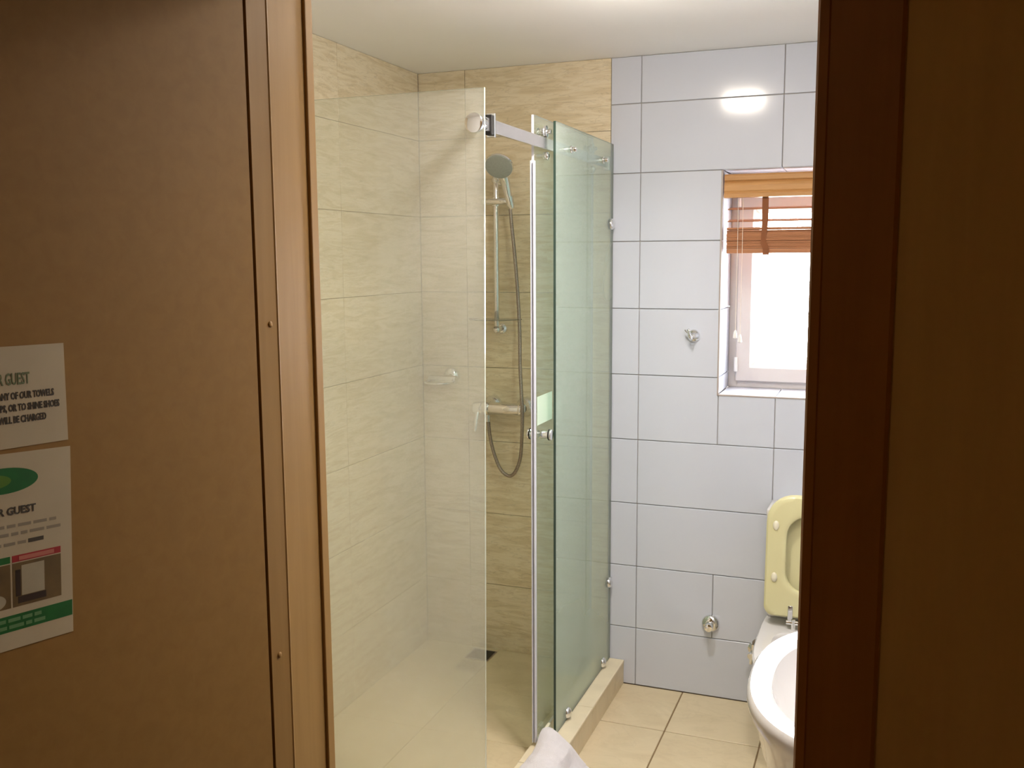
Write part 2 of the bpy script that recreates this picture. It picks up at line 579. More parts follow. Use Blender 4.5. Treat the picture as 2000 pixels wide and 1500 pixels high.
# shower floor and curb
sf = struct(obj('floor_shower', bx((0.001, -1.30, -0.003), (0.75, -0.001, SHZ - 0.004)), 'stone_grout'))
for x0, x1 in ((0.001, 0.33), (0.33, 0.745)):
    for y1, y0 in ((-0.001, -0.36), (-0.36, -0.72), (-0.72, -1.19)):
        tile((x1 - x0 - 0.0015, y1 - y0 - 0.0015, 0.008), ((x0 + x1) / 2, (y0 + y1) / 2, SHZ - 0.004), 'floor_tile', sf, 0.0008)
cb = thing('shower_curb', 'cream tiled curb edging the shower floor', 'curb', (0.80, -0.62, 0))
for y1, y0 in ((-0.002, -0.44), (-0.44, -0.88), (-0.88, -1.31)):
    part('coping', bx((0.745, y0 + 0.0008, 0.086), (0.862, y1 - 0.0008, 0.098), 0.003, 2), 'curb', cb)
    part('facing', bx((0.85, y0 + 0.0008, 0.0), (0.860, y1 - 0.0008, 0.086), 0.001), 'floor_tile', cb)
part('core', bx((0.748, -1.31, 0.0), (0.85, -0.002, 0.086)), 'stone_grout', cb)
part('coping', bx((0.001, -1.31, 0.086), (0.744, -1.19, 0.098), 0.003, 2), 'curb', cb)
part('core', bx((0.001, -1.31, 0.0), (0.747, -1.192, 0.086)), 'floor_tile', cb)

# ------------------------------------------------------------------ setting: doorway and hall
YL = -5.0
HZ = 2.55
wh = struct(obj('wall_hall_left', bx((-0.3, YL, -0.1), (-0.2, YH, HZ)), 'hall'))
struct(obj('wall_hall_right', bx((2.5, YL, -0.1), (2.6, YH, HZ)), 'hall'))
struct(obj('wall_hall_back', bx((-0.3, YL - 0.1, -0.1), (2.6, YL, HZ)), 'hall'))
bm = bmesh.new()   # wood panelling on the hall face of the door wall
box(bm, (-0.2, YH - 0.015, 0), (0.72, YH, HZ))
box(bm, (1.775, YH - 0.015, 0), (2.5, YH, HZ))
box(bm, (0.72, YH - 0.015, 2.25), (1.775, YH, HZ))
struct(obj('wall_hall_front', bm, 'hall'))
struct(obj('floor_hall', bx((-0.3, YL, -0.1), (2.6, YH, 0.0)), 'hall_floor'))
struct(obj('ceiling_hall', bx((-0.3, YL, HZ), (2.6, YH, HZ + 0.1)), 'hall'))

# left door jamb: shoulder strip + reveal + small bathroom-side bead
XJ = 0.841
TH = math.radians(11.0)
LU = Vector((math.sin(TH), math.cos(TH), 0))          # along the leaf, towards the hinge
LN = Vector((math.cos(TH), -math.sin(TH), 0))         # out of the visible leaf face
JA = Vector((XJ, -2.224, 0))
JB = JA - LU * 0.042
bm = bmesh.new()
prism(bm, [(JB.x, JB.y), (JA.x - 0.0005, JA.y - 0.002), (JA.x + 0.0015, JA.y), (XJ, -2.220), (XJ, -2.108), (XJ - 0.004, -2.104), (0.78, -2.104), (0.78, -2.128), (0.80, -2.128), (0.80, -2.252), (JB.x - 0.012, JB.y + 0.003)], 0.0, OZ + 0.02)
jl = struct(obj('trim_1', bm, 'frame'))
for u_, z in ((0.0165, 1.570), (0.0240, 1.010)):
    b2 = bmesh.new()
    c_ = JA - LU * u_
    ball(b2, (c_.x, c_.y, z), 0.0052, (0.6, 1, 1), 14)
    part('screw_cap', b2, 'frame', jl, 'small round screw cover', True)
part('bead', bx((XJ - 0.002, -2.122, 0.0), (XJ + 0.006, -2.100, OZ), 0.002, 2), 'frame', jl)
# right door casing
bm = bmesh.new()
prism(bm, [(1.678, -2.262), (1.681, -2.268), (1.692, -2.270), (1.694, -2.267), (1.776, -2.274), (1.781, -2.270), (1.781, -2.25), (1.70, -2.25), (1.70, -2.12), (1.682, -2.12), (1.678, -2.13)], 0.0, OZ + 0.08)
struct(obj('trim_2', bm, 'dark_frame'))
struct(obj('trim_3', bx((0.72, -2.272, OZ - 0.012), (1.781, -2.25, OZ + 0.08), 0.003), 'dark_frame'))
struct(obj('trim_4', bx((0.80, -2.25, OZ - 0.015), (1.70, -2.12, OZ)), 'frame'))

# open door leaf, hinged at the left jamb, swung towards the hall
HP = JB - LU * 0.003
def leafmat(u, z, d=0.0):
    """frame on the leaf face: u metres away from the hinge, z up, d proud"""
    mm = Matrix((LU, Vector((0, 0, 1)), LN)).transposed().to_4x4()
    mm.translation = HP - LU * u + Vector((0, 0, z)) + LN * d
    return mm
bm = bx((-0.82, 0.008, -0.04), (-0.002, OZ - 0.02, 0.0), 0.0015)
leaf = struct(obj('door_1', bm, 'leaf'))
leaf.matrix_world = leafmat(0, 0)
for zz in (0.3, 1.0, 1.75):
    b2 = bmesh.new()
    cyl(b2, (0.004, zz, -0.046), (0.004, zz + 0.09, -0.046), 0.006, seg=14)
    part('hinge', b2, 'satin', leaf, 'steel door hinge', True)
b2 = bmesh.new()
cyl(b2, (-0.755, 1.02, 0.0), (-0.755, 1.02, 0.05), 0.011, seg=16)
tube(b2, [(-0.755, 1.02, 0.048), (-0.70, 1.02, 0.05), (-0.63, 1.018, 0.05)], 0.009)
cyl(b2, (-0.755, 1.02, 0.0), (-0.755, 1.02, 0.008), 0.026, seg=24)
part('lever_handle', b2, 'satin', leaf, 'satin steel lever handle', True)

# ------------------------------------------------------------------ ceiling light (the room's lamp, just above the frame)
def downlight(x, y, z, r, mat, label, watts=0.0):
    t = thing('ceiling_light', label, 'light', (x, y, z))
    bm = bmesh.new()
    lathe(bm, [(r * 1.02, 0.0), (r * 1.25, 0.0), (r * 1.22, -0.006), (r * 1.02, -0.008), (r * 1.0, -0.004)], (x, y, z), (0, 0, 1), 40)
    part('trim_ring', bm, 'pvc', t, 'white ring', True)
    bm = bmesh.new()
    lathe(bm, [(r * 1.0, -0.006), (r * 0.99, -0.038), (r * 0.90, -0.046), (r * 0.6, -0.051), (r * 0.2, -0.053)], (x, y, z), (0, 0, 1), 40)
    bmesh.ops.recalc_face_normals(bm, faces=bm.faces)
    part('diffuser', bm, mat, t, 'glowing round diffuser', True)
    if watts:      # the reflector throws most of the light downwards
        ld = bpy.data.lights.new('reflector_light', 'AREA')
        ld.shape = 'DISK'
        ld.size = r * 1.8
        ld.energy = watts
        ld.color = (1.0, 0.965, 0.935)
        ld.spread = math.radians(140)
        lo = bpy.data.objects.new('reflector_light', ld)
        COL.objects.link(lo)
        lo.parent = t
        lo.location = (0, 0, -0.056)
downlight(1.13, -1.02, H, 0.085, 'lamp', 'round recessed light in the bathroom ceiling', LAMP_WATTS[0])
downlight(1.62, -1.62, H, 0.085, 'lamp2', 'round recessed light above the wash basin', LAMP_WATTS[1])
downlight(1.0, -4.2, HZ, 0.15, 'hall_lamp', 'round dim light in the hall ceiling')

# ------------------------------------------------------------------ window
win = struct(bpy.data.objects.new('window_1', None))
COL.objects.link(win)
win.location = (WX0, WD, WZ0)
def frame_rect(bm, x0, x1, z0, z1, w, y0, y1, bev):
    box(bm, (x0, y0, z0), (x0 + w, y1, z1), bev)
    box(bm, (x1 - w, y0, z0), (x1, y1, z1), bev)
    box(bm, (x0 + w - 0.001, y0, z0), (x1 - w + 0.001, y1, z0 + w), bev)
    box(bm, (x0 + w - 0.001, y0, z1 - w), (x1 - w + 0.001, y1, z1), bev)
bm = bmesh.new(); frame_rect(bm, WX0, WX1, WZ0, WZ1, 0.034, WD - 0.012, WD + 0.07, 0.002); box(bm, (WX0 + 0.03, WD - 0.012, WZ1 - 0.076), (WX1 - 0.03, WD + 0.07, WZ1 - 0.03), 0.002)
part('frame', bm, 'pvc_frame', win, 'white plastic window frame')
bm = bmesh.new()
def mitre_frame(bm, x0, x1, z0, z1, prof):
    """profile [(inset, y)] swept round a rectangle with mitred corners"""
    rings = []
    for ins, y in prof:
        rings.append([(x0 + ins, y, z0 + ins), (x1 - ins, y, z0 + ins), (x1 - ins, y, z1 - ins), (x0 + ins, y, z1 - ins)])
    rings.append(rings[0])
    loft(bm, rings, False, False)
mitre_frame(bm, WX0 + 0.030, WX1 - 0.030, WZ0 + 0.026, WZ1 - 0.072,
            [(0.0, WD + 0.04), (0.0, WD - 0.026), (0.003, WD - 0.029), (0.052, WD - 0.029), (0.056, WD - 0.024), (0.058, WD - 0.018), (0.074, WD + 0.004), (0.074, WD + 0.04)])
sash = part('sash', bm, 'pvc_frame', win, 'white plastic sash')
GX0, GX1, GZ0, GZ1 = WX0 + 0.100, WX1 - 0.100, WZ0 + 0.096, WZ1 - 0.142
part('pane', bx((GX0, WD + 0.012, GZ0), (GX1, WD + 0.020, GZ1)), 'window_glass', sash, 'clear window pane')
bm = bmesh.new(); frame_rect(bm, GX0 - 0.001, GX1 + 0.001, GZ0 - 0.001, GZ1 + 0.001, 0.003, WD + 0.003, WD + 0.011, 0)
part('gasket', bm, 'black', sash, 'dark rubber gasket')
for z in (1.235, 1.86):
    bm = bmesh.new(); cyl(bm, (WX0 + 0.032, WD - 0.036, z), (WX0 + 0.032, WD - 0.036, z + 0.055), 0.0075, seg=12, bevel=0.002)
    part('hinge_cover', bm, 'pvc', win, 'white hinge cover', True)
bm = bmesh.new(); cyl(bm, (WX1 - 0.075, WD - 0.03, 1.55), (WX1 - 0.075, WD - 0.045, 1.55), 0.014, seg=16); box(bm, (WX1 - 0.085, WD - 0.062, 1.45), (WX1 - 0.065, WD - 0.044, 1.56), 0.004, 2)
part('window_handle', bm, 'pvc', win, 'white window handle')

# wooden venetian blind, raised
bl = thing('venetian_blind', 'amber wooden venetian blind drawn up at the window', 'blind', (1.5, 0.03, 1.68))
BX0, BX1 = WX0 + 0.012, WX1 - 0.012
prof = [(0.008, 1.966), (0.004, 1.966), (0.000, 1.960), (0.000, 1.945), (0.006, 1.940), (0.000, 1.934), (-0.004, 1.926), (-0.004, 1.908), (-0.001, 1.903), (-0.006, 1.897), (-0.006, 1.884), (0.008, 1.882)]
bm = bmesh.new()
loft(bm, [[(BX0 - 0.006, y, z) for y, z in prof], [(BX1 + 0.006, y, z) for y, z in prof]])
for sx in (BX0 - 0.006, BX1 - 0.004):
    box(bm, (sx, 0.006, 1.884), (sx + 0.010, 0.055, 1.964), 0.002)
part('valance', bm, 'blind_light', bl, 'honey wood moulded valance')
part('headrail', bx((BX0 + 0.004, 0.012, 1.905), (BX1 - 0.004, 0.06, 1.960), 0.002), 'blind_dark', bl)
for z in (1.846, 1.803):
    bm = bx((BX0 + 0.006, -0.024, -0.0016), (BX1 - 0.006, 0.024, 0.0016), 0.0007)
    bm.transform(Matrix.Translation((0, 0.036, z)) @ Matrix.Rotation(math.radians(9), 4, 'X'))
    part('slat', bm, 'blind_dark', bl)
nst = 16
for k in range(nst):
    z = 1.7025 + k * 0.0041
    o = part('slat', bx((BX0 + 0.004 + random.uniform(-.001, .001), 0.012 + random.uniform(-.003, .003), z), (BX1 - 0.006, 0.060, z + 0.0040), 0.0006), 'blind_dark', bl)
part('bottom_rail', bx((BX0 + 0.004, 0.011, 1.686), (BX1 - 0.004, 0.061, 1.7025), 0.003, 2), 'blind_dark', bl)
part('slat', bx((BX0 + 0.004, 0.010, 1.7695), (BX1 - 0.004, 0.062, 1.7775), 0.002), 'blind_dark', bl)
for tx in (1.357, 1.69):
    bm = bmesh.new()
    pts = [(0.0085, 1.90), (0.0085, 1.79), (0.007, 1.735), (0.0055, 1.715), (0.004, 1.70), (0.006, 1.683), (0.012, 1.680)]
    vs = []
    for i, (y, z) in enumerate(pts):
        wv = 0.011 * (0.75 if i == 2 else 1.0)
        sh = (0.006 if i >= 4 else 0) - (0.004 if i == 2 else 0)
        vs.append([bm.verts.new((tx - wv + sh, y, z)), bm.verts.new((tx + wv + sh, y, z)), bm.verts.new((tx + wv + sh, y + 0.0012, z)), bm.verts.new((tx - wv + sh, y + 0.0012, z))])
    for a, b in zip(vs, vs[1:]):
        for i in range(4):
            j = (i + 1) % 4
            bm.faces.new((a[i], a[j], b[j], b[i]))
    bm.faces.new(vs[0]); bm.faces.new(list(reversed(vs[-1])))
    bmesh.ops.recalc_face_normals(bm, faces=bm.faces)
    part('ladder_tape', bm, 'tape', bl, 'brown cloth ladder tape')
for cx, zb in ((1.262, 1.405), (1.279, 1.39)):
    bm = bmesh.new(); tube(bm, [(cx, 0.007, 1.89), (cx + 0.001, 0.007, 1.7), (cx, 0.008, zb)], 0.0011, seg=6)
    cd_ = part('lift_cord', bm, 'cord', bl)
    bm = bmesh.new(); lathe(bm, [(0.002, 0.004), (0.004, 0.0), (0.0065, -0.012), (0.0075, -0.024), (0.004, -0.027)], (cx, 0.008, zb), (0, 0, 1), 14)
    part('tassel', bm, 'pvc', cd_, 'white cord tassel', True)

# ------------------------------------------------------------------ glass enclosure
def glass_panel(name, a, b, mats, parent, thin_axis):
    """bevel-free sheet; its two large faces get glass, the rest the edge finish"""
    bm = bx(a, b)
    bm.normal_update()
    for f in bm.faces:
        f.material_index = 0 if abs(f.normal[thin_axis]) > 0.9 else 1
    return part(name, bm, None, parent, mats=mats)

fp = thing('front_glass_panel', 'clear fixed glass panel with limescale film facing the doorway', 'glass panel', (0.4, -1.24, 0.098))
glass_panel('pane', (0.002, -1.244, 0.099), (0.803, -1.236, 2.102), ['glass_front', 'edge_white'], fp, 1)
for v in fp.children[0].data.vertices:      # the panel's free edge runs slightly out of plumb
    if v.co.x > 0.5 and v.co.z < 0.5:
        v.co.x = 0.786

sp = thing('side_glass_panel', 'green tinted fixed glass panel clipped to wall and curb', 'glass panel', (0.80, -0.34, 0.098))
glass_panel('pane', (0.796, -0.678, 0.100), (0.804, -0.004, 2.090), ['glass_side', 'edge_dark'], sp, 0)
for (y, z) in ((-0.028, 1.797), (-0.028, 0.415)):
    bm = bmesh.new()
    lathe(bm, [(0.021, 0.0), (0.021, 0.003), (0.016, 0.010), (0.006, 0.014)], (0.804, y, z), (1, 0, 0), 24)
    lathe(bm, [(0.021, 0.0), (0.021, 0.003), (0.016, 0.010), (0.006, 0.014)], (0.796, y, z), (-1, 0, 0), 24)
    box(bm, (0.790, -0.012, z - 0.016), (0.810, 0.0, z + 0.016), 0.002)
    part('glass_clip', bm, 'chrome', sp, 'chrome wall clip', True)
for y in (-0.111, -0.555):
    bm = bmesh.new()
    z = 0.122
    lathe(bm, [(0.020, 0.0), (0.020, 0.003), (0.015, 0.010), (0.006, 0.014)], (0.804, y, z), (1, 0, 0), 24)
    lathe(bm, [(0.020, 0.0), (0.020, 0.003), (0.015, 0.010), (0.006, 0.014)], (0.796, y, z), (-1, 0, 0), 24)
    part('glass_clip', bm, 'chrome', sp, 'chrome foot clip', True)

rl = thing('sliding_rail', 'satin steel sliding rail running above the shower entrance', 'rail', (0.78, -0.6, 2.02))
part('bar', bx((0.775, -1.205, 2.003), (0.785, -0.002, 2.037), 0.001), 'satin', rl)
bm = bmesh.new()
cyl(bm, (0.780, -1.262, 2.014), (0.780, -1.244, 2.014), 0.025, seg=32, bevel=0.003)
cyl(bm, (0.780, -1.236, 2.016), (0.780, -1.20, 2.018), 0.018, seg=24, bevel=0.002)
part('end_knob', bm, 'chrome', rl, 'round chrome rail knob through the glass', True)
st = part('rail_stop', bx((0.768, -1.146, 1.990), (0.792, -1.138, 2.052), 0.001), 'chrome', rl, 'upright chrome stop plate')
part('bumper', bx((0.770, -1.162, 1.995), (0.790, -1.146, 2.047), 0.002), 'black', st, 'black rubber bumper')
for y in (-0.535, -0.16):
    bm = bmesh.new()
    cyl(bm, (0.785, y, 2.018), (0.826, y, 2.018), 0.0085, seg=18, bevel=0.002)
    cyl(bm, (0.804, y, 2.018), (0.812, y, 2.018), 0.0125, seg=20, bevel=0.002)
    part('standoff', bm, 'chrome', rl, 'chrome bolt holding the rail to the glass', True)
part('wall_socket', bx((0.768, -0.016, 1.994), (0.792, 0.0, 2.046), 0.003, 2), 'chrome', rl)

dr = thing('sliding_glass_door', 'clear glass sliding door with a round knob and milky edge seal', 'shower door', (0.76, -0.45, 0.108))
glass_panel('pane', (0.756, -0.765, 0.108), (0.764, -0.13, 2.100), ['glass_door', 'edge_lilac'], dr, 0)
bm = bmesh.new()
box(bm, (0.754, -0.774, 0.110), (0.757, -0.757, 1.965), 0.0008); box(bm, (0.763, -0.774, 0.110), (0.766, -0.757, 1.965), 0.0008)
part('edge_seal', bm, 'edge_lilac', dr, 'milky plastic seal strip')
for y in (-0.700, -0.20):
    bm = bmesh.new()
    cyl(bm, (0.750, y, 2.056), (0.7495 + 0.046, y, 2.056), 0.007, seg=16)
    lathe(bm, [(0.012, 0), (0.019, 0.002), (0.016, 0.006), (0.019, 0.010), (0.012, 0.012)], (0.774, y, 2.056), (1, 0, 0), 28)
    cyl(bm, (0.764, y, 2.056), (0.771, y, 2.056), 0.012, seg=20, bevel=0.001)
    cyl(bm, (0.749, y, 2.056), (0.756, y, 2.056), 0.014, seg=20, bevel=0.001)
    part('roller', bm, 'chrome', dr, 'chrome roller riding on the rail', True)
    bm = bmesh.new()
    cyl(bm, (0.750, y, 1.984), (0.790, y, 1.984), 0.006, seg=16)
    cyl(bm, (0.772, y, 1.984), (0.787, y, 1.984), 0.0125, seg=24, bevel=0.002)
    part('guide_pin', bm, 'chrome', dr, 'small chrome guide pin below the rail', True)
kn = bmesh.new()
ky, kz = -0.706, 1.118
lathe(kn, [(0.012, 0), (0.0135, 0.002), (0.0125, 0.012), (0.011, 0.024), (0.0165, 0.026)], (0.764, ky, kz), (1, 0, 0), 28)
lathe(kn, [(0.012, 0), (0.0135, 0.002), (0.0125, 0.012), (0.011, 0.024), (0.0165, 0.026)], (0.756, ky, kz), (-1, 0, 0), 28)
cyl(kn, (0.794, ky, kz), (0.800, ky, kz), 0.0175, seg=28, bevel=0.0015)
cyl(kn, (0.726, ky, kz), (0.720, ky, kz), 0.0175, seg=28, bevel=0.0015)
knob = part('knob', kn, 'chrome', dr, 'chrome round knob on both faces', True)
bm = bmesh.new()
cyl(bm, (0.790, ky, kz), (0.794, ky, kz), 0.0180, seg=28); cyl(bm, (0.726, ky, kz), (0.730, ky, kz), 0.0180, seg=28)
part('rubber_ring', bm, 'black', knob, 'black rubber ring', True)
part('sticker', bx((0.7645, -0.745, 1.152), (0.7649, -0.600, 1.243)), 'decal', dr, 'pale green rectangular sticker')
gd = bmesh.new()
box(gd, (0.742, -0.690, 0.098), (0.752, -0.655, 0.128), 0.002); box(gd, (0.768, -0.690, 0.098), (0.778, -0.655, 0.128), 0.002); box(gd, (0.742, -0.690, 0.098), (0.778, -0.655, 0.104), 0.001)
tag(obj('door_guide', gd, 'bumper'), 'small white plastic door guide standing on the curb', 'guide')

# ------------------------------------------------------------------ shower fittings
rb = thing('shower_riser', 'chrome shower riser rail with hand shower and hose', 'shower', (0.351, 0, 1.39))
bm = bmesh.new(); cyl(bm, (0.351, -0.052, 1.385), (0.351, -0.052, 1.985), 0.0105, seg=20, bevel=0.002)
part('riser_bar', bm, 'chrome', rb, None, True)
for z in (1.397, 1.972):
    bm = bmesh.new()
    ball(bm, (0.351, -0.052, z), 0.0165)
    cyl(bm, (0.351, -0.052, z), (0.351, -0.006, z), 0.011, seg=18)
    lathe(bm, [(0.021, 0.0), (0.021, 0.004), (0.014, 0.012)], (0.351, 0.0, z), (0, -1, 0), 24)
    part('wall_bracket', bm, 'chrome', rb, 'chrome ball bracket', True)
bm = bmesh.new()
cyl(bm, (0.300, -0.062, 1.890), (0.415, -0.066, 1.890), 0.013, seg=20, bevel=0.003)
cyl(bm, (0.351, -0.052, 1.872), (0.351, -0.052, 1.908), 0.0165, seg=20, bevel=0.003)
lathe(bm, [(0.010, -0.028), (0.0135, -0.018), (0.0165, 0.012), (0.0165, 0.018)], (0.418, -0.074, 1.890), (-0.15, -0.25, 1), 22)
part('slider', bm, 'chrome', rb, 'chrome slider with hand shower cradle', True)
# hand shower
hs = bmesh.new()
HC = Vector((0.404, -0.150, 2.014))
hn = Vector((0.08, -0.74, -0.66)).normalized()
tube(hs, [(0.416, -0.071, 1.872), (0.411, -0.076, 1.915), (0.406, -0.090, 1.960), (0.403, -0.108, 1.994)], [0.0115, 0.0145, 0.0185, 0.022], seg=18)
lathe(hs, [(0.020, -0.032), (0.036, -0.024), (0.053, -0.008), (0.056, 0.0), (0.054, 0.004)], HC, hn, 40)
hand = part('hand_shower', hs, 'chrome', rb, 'chrome hand shower', True)
bm = bmesh.new(); lathe(bm, [(0.0525, 0.003), (0.0515, 0.0065), (0.046, 0.008)], HC, hn, 40)
part('spray_plate', bm, 'nozzle', hand, 'grey round spray plate', True)
bm = bmesh.new()
hose = [(0.417, -0.070, 1.860), (0.421, -0.066, 1.80), (0.430, -0.058, 1.68), (0.440, -0.055, 1.54), (0.449, -0.060, 1.40), (0.456, -0.075, 1.26), (0.468, -0.094, 1.15),
        (0.473, -0.098, 1.08), (0.466, -0.085, 0.99), (0.446, -0.052, 0.89), (0.418, -0.038, 0.828), (0.388, -0.033, 0.810), (0.354, -0.034, 0.835), (0.328, -0.038, 0.90), (0.315, -0.046, 0.97), (0.312, -0.056, 1.035)]
tube(bm, hose, 0.0068, seg=12, sub=10)
part('hose', bm, 'hose', rb, 'brown-grey metal shower hose', True)
# clear soap tray on the riser
tray = bmesh.new()
def dish(s, z):
    pts = []
    for k in range(25):
        a = math.pi * k / 24
        pts.append((0.345 + s * 0.108 * math.cos(a), -0.045 - s * 0.105 * math.sin(a), z))
    return pts
loft(tray, [dish(1.0, 1.436), dish(1.0, 1.440)])
tag(obj('soap_tray', tray, 'acrylic'), 'clear acrylic soap tray clipped on the shower riser', 'soap tray')
# mixer
mx = thing('shower_mixer', 'chrome shower mixer with lever on the stone wall', 'mixer', (0.38, 0, 1.085))
bm = bmesh.new()
cyl(bm, (0.300, -0.062, 1.085), (0.458, -0.062, 1.085), 0.0245, seg=28, bevel=0.003)
cyl(bm, (0.294, -0.062, 1.085), (0.322, -0.062, 1.085), 0.0300, seg=28, bevel=0.004)
cyl(bm, (0.446, -0.062, 1.085), (0.462, -0.062, 1.085), 0.0270, seg=28, bevel=0.004)
cyl(bm, (0.312, -0.060, 1.066), (0.312, -0.060, 1.030), 0.012, 0.0095, seg=18)
part('body', bm, 'chrome', mx, None, True)
for x in (0.312, 0.452):
    bm = bmesh.new()
    lathe(bm, [(0.040, 0.0), (0.040, 0.005), (0.032, 0.016), (0.022, 0.026), (0.019, 0.045)], (x, 0.0, 1.088), (0, -1, 0), 30)
    part('wall_flange', bm, 'chrome', mx, 'domed chrome flange', True)
bm = bmesh.new()
cyl(bm, (0.294, -0.062, 1.085), (0.256, -0.064, 1.083), 0.027, 0.024, seg=28, bevel=0.003)
tube(bm, [(0.276, -0.078, 1.068), (0.275, -0.090, 1.040), (0.274, -0.100, 0.995)], [0.009, 0.0075, 0.006], seg=12)
part('lever', bm, 'chrome', mx, 'chrome lever handle', True)
# soap holder in the corner
sh = thing('soap_holder', 'chrome soap holder near the stone wall corner', 'soap holder', (0.10, 0, 1.19))
bm = bmesh.new()
lathe(bm, [(0.034, 0.0), (0.034, 0.006), (0.026, 0.018), (0.014, 0.026)], (0.132, 0.0, 1.203), (0, -1, 0), 28)
cyl(bm, (0.135, -0.012, 1.203), (0.135, -0.036, 1.190), 0.014, seg=18)
part('wall_mount', bm, 'chrome', sh, 'round chrome mount', True)
bm = bmesh.new()
cyl(bm, (0.045, -0.032, 1.186), (0.166, -0.034, 1.188), 0.0175, seg=22, bevel=0.004)
part('bracket', bm, 'chrome', sh, None, True)
bm = bmesh.new()
tube(bm, [(0.052, -0.036, 1.181), (0.048, -0.075, 1.180), (0.070, -0.108, 1.180), (0.106, -0.118, 1.180), (0.140, -0.108, 1.180), (0.160, -0.075, 1.180), (0.156, -0.036, 1.181)], 0.0045, seg=10)
part('wire_loop', bm, 'chrome', sh, 'bent chrome wire loop', True)
# floor drain
DX, DY = 0.228, -0.126
dn = thing('floor_drain', 'square dark floor drain in the shower corner', 'drain', (DX + 0.05, DY + 0.05, SHZ))
part('well', bx((DX + 0.004, DY + 0.004, SHZ + 0.0002), (DX + 0.096, DY + 0.096, SHZ + 0.002)), 'black', dn)
bm = bmesh.new()
for a, b in (((DX, DY, SHZ), (DX + 0.100, DY + 0.004, SHZ + 0.003)), ((DX, DY + 0.096, SHZ), (DX + 0.100, DY + 0.100, SHZ + 0.003)), ((DX, DY + 0.004, SHZ), (DX + 0.004, DY + 0.096, SHZ + 0.003)), ((DX + 0.096, DY + 0.004, SHZ), (DX + 0.100, DY + 0.096, SHZ + 0.003))):
    box(bm, a, b)
part('rim', bm, 'hose', dn)

# ------------------------------------------------------------------ fittings on the white wall
hk = thing('robe_hook', 'small round chrome robe hook on the white tiled wall', 'hook', (1.113, 0, 1.383))
bm = bmesh.new()
lathe(bm, [(0.0235, 0.0), (0.0235, 0.005), (0.020, 0.010), (0.012, 0.016), (0.010, 0.028)], (1.113, 0.0, 1.386), (0, -1, 0), 28)
part('base', bm, 'chrome', hk, None, True)
bm = bmesh.new()
tube(bm, [(1.112, -0.022, 1.386), (1.110, -0.040, 1.380), (1.108, -0.052, 1.390), (1.104, -0.056, 1.408)], [0.008, 0.0075, 0.0065, 0.005], seg=12)
ball(bm, (1.1045, -0.056, 1.409), 0.0065)
tube(bm, [(1.108, -0.022, 1.392), (1.095, -0.028, 1.400), (1.086, -0.032, 1.410)], [0.005, 0.004, 0.0032], seg=10)
part('prong', bm, 'chrome', hk, 'double hook prong', True)
pc = thing('pipe_outlet', 'round chrome pipe cover low on the white tiled wall', 'pipe cover', (1.197, 0, 0.287))
bm = bmesh.new(); lathe(bm, [(0.034, 0.0), (0.034, 0.004), (0.030, 0.012), (0.020, 0.017), (0.0165, 0.018)], (1.197, 0.0, 0.292), (0, -1, 0), 32)
part('escutcheon', bm, 'chrome', pc, None, True)
bm = bmesh.new(); cyl(bm, (1.197, -0.017, 0.292), (1.197, -0.056, 0.292), 0.0155, seg=24, bevel=0.003)
part('stub', bm, 'chrome', pc, 'short chrome pipe stub', True)
av = thing('angle_valve', 'chrome angle valve beside the toilet cistern', 'valve', (1.360, 0, 0.2))
bm = bmesh.new()
lathe(bm, [(0.024, 0.0), (0.024, 0.003), (0.014, 0.008), (0.010, 0.012), (0.010, 0.045)], (1.362, 0.0, 0.215), (0, -1, 0), 24)
cyl(bm, (1.362, -0.045, 0.215), (1.362, -0.045, 0.250), 0.008, seg=16)
part('valve_body', bm, 'chrome', av, None, True)
bm = bmesh.new(); cyl(bm, (1.362, -0.05, 0.215), (1.358, -0.075, 0.212), 0.012, 0.014, seg=14, bevel=0.002); box(bm, (1.352, -0.072, 0.180), (1.364, -0.062, 0.215), 0.003, 2)
part('valve_handle', bm, 'chrome', av, None, True)
bm = bmesh.new(); tube(bm, [(1.362, -0.045, 0.245), (1.366, -0.045, 0.262), (1.385, -0.045, 0.270), (1.405, -0.04, 0.262)], 0.005, seg=10)
part('supply_hose', bm, 'hose', av, None, True)

# ------------------------------------------------------------------ toilet
TX = 1.598
tl = thing('toilet', 'white ceramic toilet with raised pale yellow seat by the window wall', 'toilet', (TX, -0.35, 0))
def toilet_ring(hw, yb, yf, z, n=3.0, cnt=48):
    cy, b = (yb + yf) / 2, (yb - yf) / 2
    out = []
    for k in range(cnt):
        a = 2 * math.pi * k / cnt
        c, s = math.cos(a), math.sin(a)
        e = 2 / n
        ee = e if s < 0 else 2 / 5.0
        out.append((TX + hw * math.copysign(abs(c) ** ee, c), cy + b * math.copysign(abs(s) ** ee, s), z))
    return out
bm = bmesh.new()
loft(bm, [toilet_ring(0.120, -0.12, -0.52, 0.0), toilet_ring(0.115, -0.12, -0.52, 0.06), toilet_ring(0.110, -0.11, -0.53, 0.16), toilet_ring(0.135, -0.10, -0.58, 0.25),
          toilet_ring(0.178, -0.06, -0.645, 0.34), toilet_ring(0.190, -0.04, -0.665, 0.375), toilet_ring(0.192, -0.04, -0.668, 0.392), toilet_ring(0.187, -0.045, -0.662, 0.400),
          toilet_ring(0.140, -0.27, -0.615, 0.400), toilet_ring(0.132, -0.28, -0.605, 0.390), toilet_ring(0.118, -0.29, -0.58, 0.33), toilet_ring(0.085, -0.32, -0.52, 0.24), toilet_ring(0.04, -0.37, -0.45, 0.20)])
part('bowl', bm, 'ceramic', tl, None, True)
cis = part('cistern', bx((TX - 0.184, -0.150, 0.395), (TX + 0.184, -0.002, 0.765), 0.02, 4), 'ceramic', tl, None, True)
